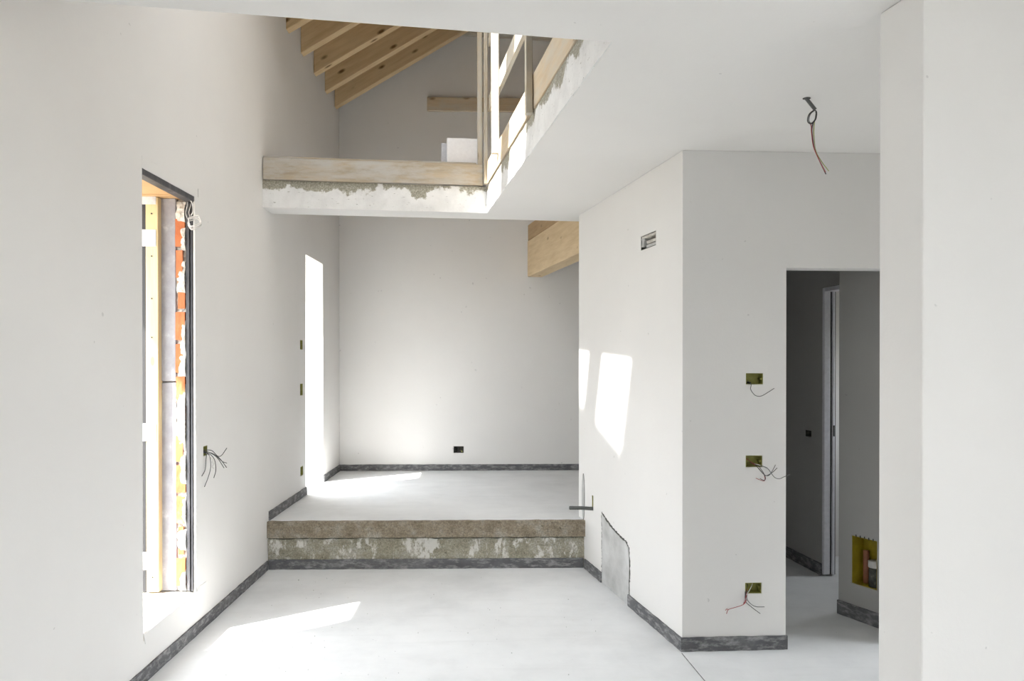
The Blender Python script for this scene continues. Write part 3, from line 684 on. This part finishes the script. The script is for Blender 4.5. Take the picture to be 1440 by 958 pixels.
# left wall box with a bundle of cables
e = jbox('narrow wall box with a bundle of grey cables, beside the tall opening', (XL, 0, 0), yv, -xv, *wl_holes[3], depth=0.045)
c = Vector((XL, 4.522, 1.03))
def w3(lst, r=0.0022):
    for mat, pts in lst: tube('wire', [c + Vector((a, b, d)) / 1000 for a, b, d in pts], r, mat, e)
w3([('wire_grey', [(-30, 0, 0), (4, -4, -12), (10, -20, -45), (14, -45, -100), (14, -95, -130)]),
    ('wire_grey', [(-30, 0, 2), (4, 0, -8), (25, 0, -30), (30, 0, -90), (26, -22, -140), (22, -75, -195)]),
    ('wire_dark', [(-30, 2, 0), (4, 0, -5), (35, 0, -22), (55, 0, -55), (60, 0, -110), (48, 0, -155)]),
    ('wire_grey', [(-30, 4, 0), (4, 4, 0), (45, 10, -20), (75, 10, -50), (105, 10, -98)]),
    ('wire_dark', [(-30, 0, 4), (4, 0, 2), (60, 0, -22), (90, 0, -48), (122, 5, -95)]),
    ('wire_grey', [(-30, -4, 2), (4, -2, 0), (50, 0, -15), (95, 0, -55), (125, 0, -68)]),
    ('wire_grey', [(-30, 4, 8), (10, 4, 10), (40, 0, 5), (72, 0, -26), (95, 0, -20), (125, 0, 22)]),
    ('wire_white', [(4, 0, -6), (44, 0, -50), (36, 0, -62), (50, 0, -70), (38, 0, -88), (48, 0, -100)])])
# three narrow boxes beside the back door
for k, lab in enumerate(('slim wall box beside the bright doorway, topmost of three', 'slim wall box beside the bright doorway, middle of three', 'slim wall box beside the bright doorway, just above the baseboard')):
    jbox(lab, (XL, 0, 0), yv, -xv, *wl_holes[4 + k], mat='box')
# box on the back wall
e = jbox('small grimy box sunk in the rear wall above the baseboard', (0, YB, 0), xv, yv, *bb, mat='box_grey')
wires(e, Vector((-0.396, YB, 0.592)), xv, -yv, [('wire_dark', [(-6, 30, -40), (-4, 32, -5), (-6, 10, 4), (2, -20, 2), (-10, -28, -20)]), ('wire_dark', [(30, 20, -40), (36, 10, -4), (20, -20, 3), (-20, -32, 2)]), ('wire_green', [(20, -20, -40), (30, -10, -2), (38, -28, 4)])], 0.005)
# box in the passage
jbox('small dark box on the dim passage wall beside the white frame', PL, dl, nl, *LB, mat='box_grey')
# large yellow box low on the pier
e = jbox('large ragged yellow box sunk low in the passage pier', PR, dr, nr, *RB, depth=0.10, mat='box_yellow', lugs=False)
pc = PR + dr * 0.215 + nr * 0.045
def pipe(p0, p1, r, mat, name, cap=False):
    t = tube(name, [p0, p1], r, mat, e, seg=14, sub=1); return t
p0 = PR + dr * 0.145 + nr * 0.07
pipe(p0 + Vector((0, 0, 0.216)), p0 + Vector((0, 0, 0.415)), 0.018, 'terracotta', 'pipe')
p0 = PR + dr * 0.225 + nr * 0.05
pipe(p0 + Vector((0, 0, 0.216)), p0 + Vector((0, 0, 0.335)), 0.036, 'box_grey', 'pipe')
pipe(p0 + Vector((0, 0, 0.335)), p0 + Vector((0, 0, 0.372)), 0.040, 'wire_white', 'cap')
for k in range(5):
    a = RB[0] + 0.03 + 0.03 * k
    box_c = PR + dr * a + Vector((0, 0, RB[3] - 0.004))
    tube('burr', [box_c + nr * 0.004, box_c - nr * 0.006 + Vector((0, 0, 0.014)) + dr * 0.006], 0.003, 'box_grey', e, sub=1)
# hole high on the right wall with a broken hollow block showing
uR, oR = W(TH), -U(TH)
e = jbox('ragged opening high on the wall showing broken hollow block', B, uR, -oR, *RH[0], depth=0.075, mat='box_grey', name='wall_opening', lugs=False)
e['category'] = 'wall opening'; del e['group']
def rbox(name, s0, s1, d0, d1, z0, z1, mat, amp=0.003, par=None):
    bm = bmesh.new(); add_box(bm, s0, s1, d0, d1, z0, z1); bmesh.ops.subdivide_edges(bm, edges=bm.edges[:], cuts=3, use_grid_fill=True)
    for v in bm.verts:
        p = v.co.copy(); k = Vector((noise.noise(p * 50), noise.noise(p * 47 + Vector((3, 0, 0))), noise.noise(p * 44 + Vector((0, 7, 0))))) * amp
        p += k; v.co = B + uR * p.x - oR * p.y + Vector((0, 0, p.z))
    bmesh.ops.recalc_face_normals(bm, faces=bm.faces)
    return from_bm(name, bm, mat, par or e)
rbox('block_web', 0.370, 0.530, 0.012, 0.060, 2.250, 2.268, 'patch'); rbox('block_web', 0.370, 0.525, 0.010, 0.060, 2.275, 2.292, 'mortar')
rbox('mortar_lump', 0.375, 0.585, 0.006, 0.065, 2.312, 2.327, 'mortar', 0.006); rbox('mortar_lump', 0.545, 0.588, 0.004, 0.05, 2.262, 2.315, 'patch', 0.006)
# slot low on the right wall with a stub of conduit
e = jbox('slot low on the wall with a stub of grey conduit above the step', B, uR, -oR, *RH[1], depth=0.05, mat='box', name='wall_slot', lugs=False)
e['category'] = 'wall opening'; del e['group']
q = B + uR * 1.521 + Vector((0, 0, 0.482))
tube('conduit', [q - oR * 0.045, q + oR * 0.01 + Vector((0, 0, 0.002)), q + oR * 0.09 + Vector((0, 0, 0.010)), q + oR * 0.175 + Vector((0, 0, 0.014))], 0.0125, 'wire_grey', e, seg=10, sub=10, rfun=lambda i: 0.0125 + 0.0012 * (i % 2))

# mortar repairs on the right wall
o = flat_patch('mortar_patch', jag([(1.300, 0.0), (0.790, 0.0), (0.782, 0.10), (0.775, 0.26), (0.790, 0.365), (0.835, 0.395), (0.95, 0.405), (1.08, 0.425), (1.20, 0.455), (1.300, 0.490)], 0.014, 0.008), B, uR, oR, 0.004, 'patch', wall_right)
flat_patch('joint_shadow', jag([(1.312, 0.0), (0.780, 0.0), (0.772, 0.10), (0.765, 0.26), (0.780, 0.372), (0.83, 0.404), (0.95, 0.415), (1.08, 0.436), (1.20, 0.466), (1.312, 0.502)], 0.010, 0.012, 3.3), B, uR, oR, 0.002, 'box_grey', wall_right)  # dark under-layer, paints the shadow in the cut edge round the repair
tag(o, 'large grey mortar repair at the foot of the white wall')
ov = []
for k in range(26):
    a = 2 * math.pi * k / 26; ov.append((1.735 + 0.030 * math.cos(a), 0.535 + 0.172 * math.sin(a)))
flat_patch('joint_shadow', [(1.735 + (a - 1.735) * 1.12, 0.535 + (b - 0.535) * 1.03) for a, b in ov], B, uR, oR, 0.002, 'box_grey', wall_right)  # darker rim standing in for shadow round the oval repair
o = flat_patch('mortar_patch', jag(ov, 0.02, 0.004), B, uR, oR, 0.004, 'patch', wall_right); tag(o, 'thin upright oval of grey mortar at the wall end above the step')

# ------------------------------------------------------------------ CEILING CABLE
cp = Vector((1.343, 3.25, ZC))
e = empty('hanging_cable', cp, 'corrugated conduit with knotted loose wires hanging from the ceiling', 'cable')
def cw(name, pts, r, mat, **k): tube(name, [cp + Vector((a, b, d)) / 1000 for a, b, d in pts], r, mat, e, **k)
cpts2 = [(-2 + 44 * i / 36, 0, 4 - 54 * i / 36) for i in range(37)]
cw('conduit', cpts2, 0.008, 'wire_grey', sub=1, seg=10, rfun=lambda i: 0.0085 if i % 2 else 0.0068)
bm = bmesh.new(); bmesh.ops.create_circle(bm, cap_ends=True, segments=18, radius=0.015)
for v in bm.verts: v.co = Vector((v.co.x * 1.1, v.co.y, 0)) * (1 + 0.2 * noise.noise(v.co * 60))
ex = bmesh.ops.extrude_face_region(bm, geom=bm.faces[:]); bmesh.ops.translate(bm, verts=[v for v in ex['geom'] if isinstance(v, bmesh.types.BMVert)], vec=(0, 0, 0.003))
from_bm('ceiling_hole_rim', bm, 'box_grey', e, Matrix.Translation(cp + Vector((0.004, 0, -0.0025))))
cw('wire', [(40, 0, -48), (18, 6, -67), (10, 4, -98), (23, -2, -111), (41, -6, -93), (46, -4, -62), (40, 2, -50)], 0.0022, 'wire_dark')
cw('wire', [(42, 2, -50), (24, 8, -66), (16, 6, -94), (24, 0, -108), (38, -4, -94), (44, -2, -66)], 0.0022, 'wire_grey')
cw('wire', [(44, 0, -56), (47, 2, -80), (36, 2, -104), (31, 0, -112), (27, 0, -144), (38, 0, -215), (59, 0, -266), (89, 0, -328)], 0.0022, 'wire_dark')
cw('wire', [(20, 0, -108), (24, -2, -125), (24, -4, -150), (33, -4, -210), (56, -4, -264), (86, -3, -320)], 0.0020, 'wire_red')
cw('wire', [(40, 2, -95), (38, 4, -130), (38, 4, -159), (46, 4, -225), (71, 4, -271), (103, 4, -313)], 0.0018, 'wire_green')
cw('wire', [(36, 1, -100), (33, 3, -130), (34, 3, -162), (43, 3, -226), (62, 3, -275), (84, 2, -318)], 0.0018, 'wire_white')

# ------------------------------------------------------------------ CRUMBS of plaster on the floor
bm = bmesh.new()
for k in range(170):
    x, y, z = random.uniform(-1.55, 0.60), random.uniform(3.3, 5.6), 0.0
    r = random.choice((0.0016, 0.002, 0.0026, 0.0034, 0.005 if k % 9 == 0 else 0.002))
    m = Matrix.Translation((x, y, z + r * 0.6)) @ Matrix.Rotation(random.random() * 6, 4, 'Z') @ Matrix.Diagonal((1, 0.7, 0.7, 1))
    bmesh.ops.create_icosphere(bm, subdivisions=1, radius=r, matrix=m)
o = from_bm('plaster_crumbs', bm, 'patch'); tag(o, 'scattered plaster crumbs on the dusty screed floor', 'crumbs', kind='stuff')
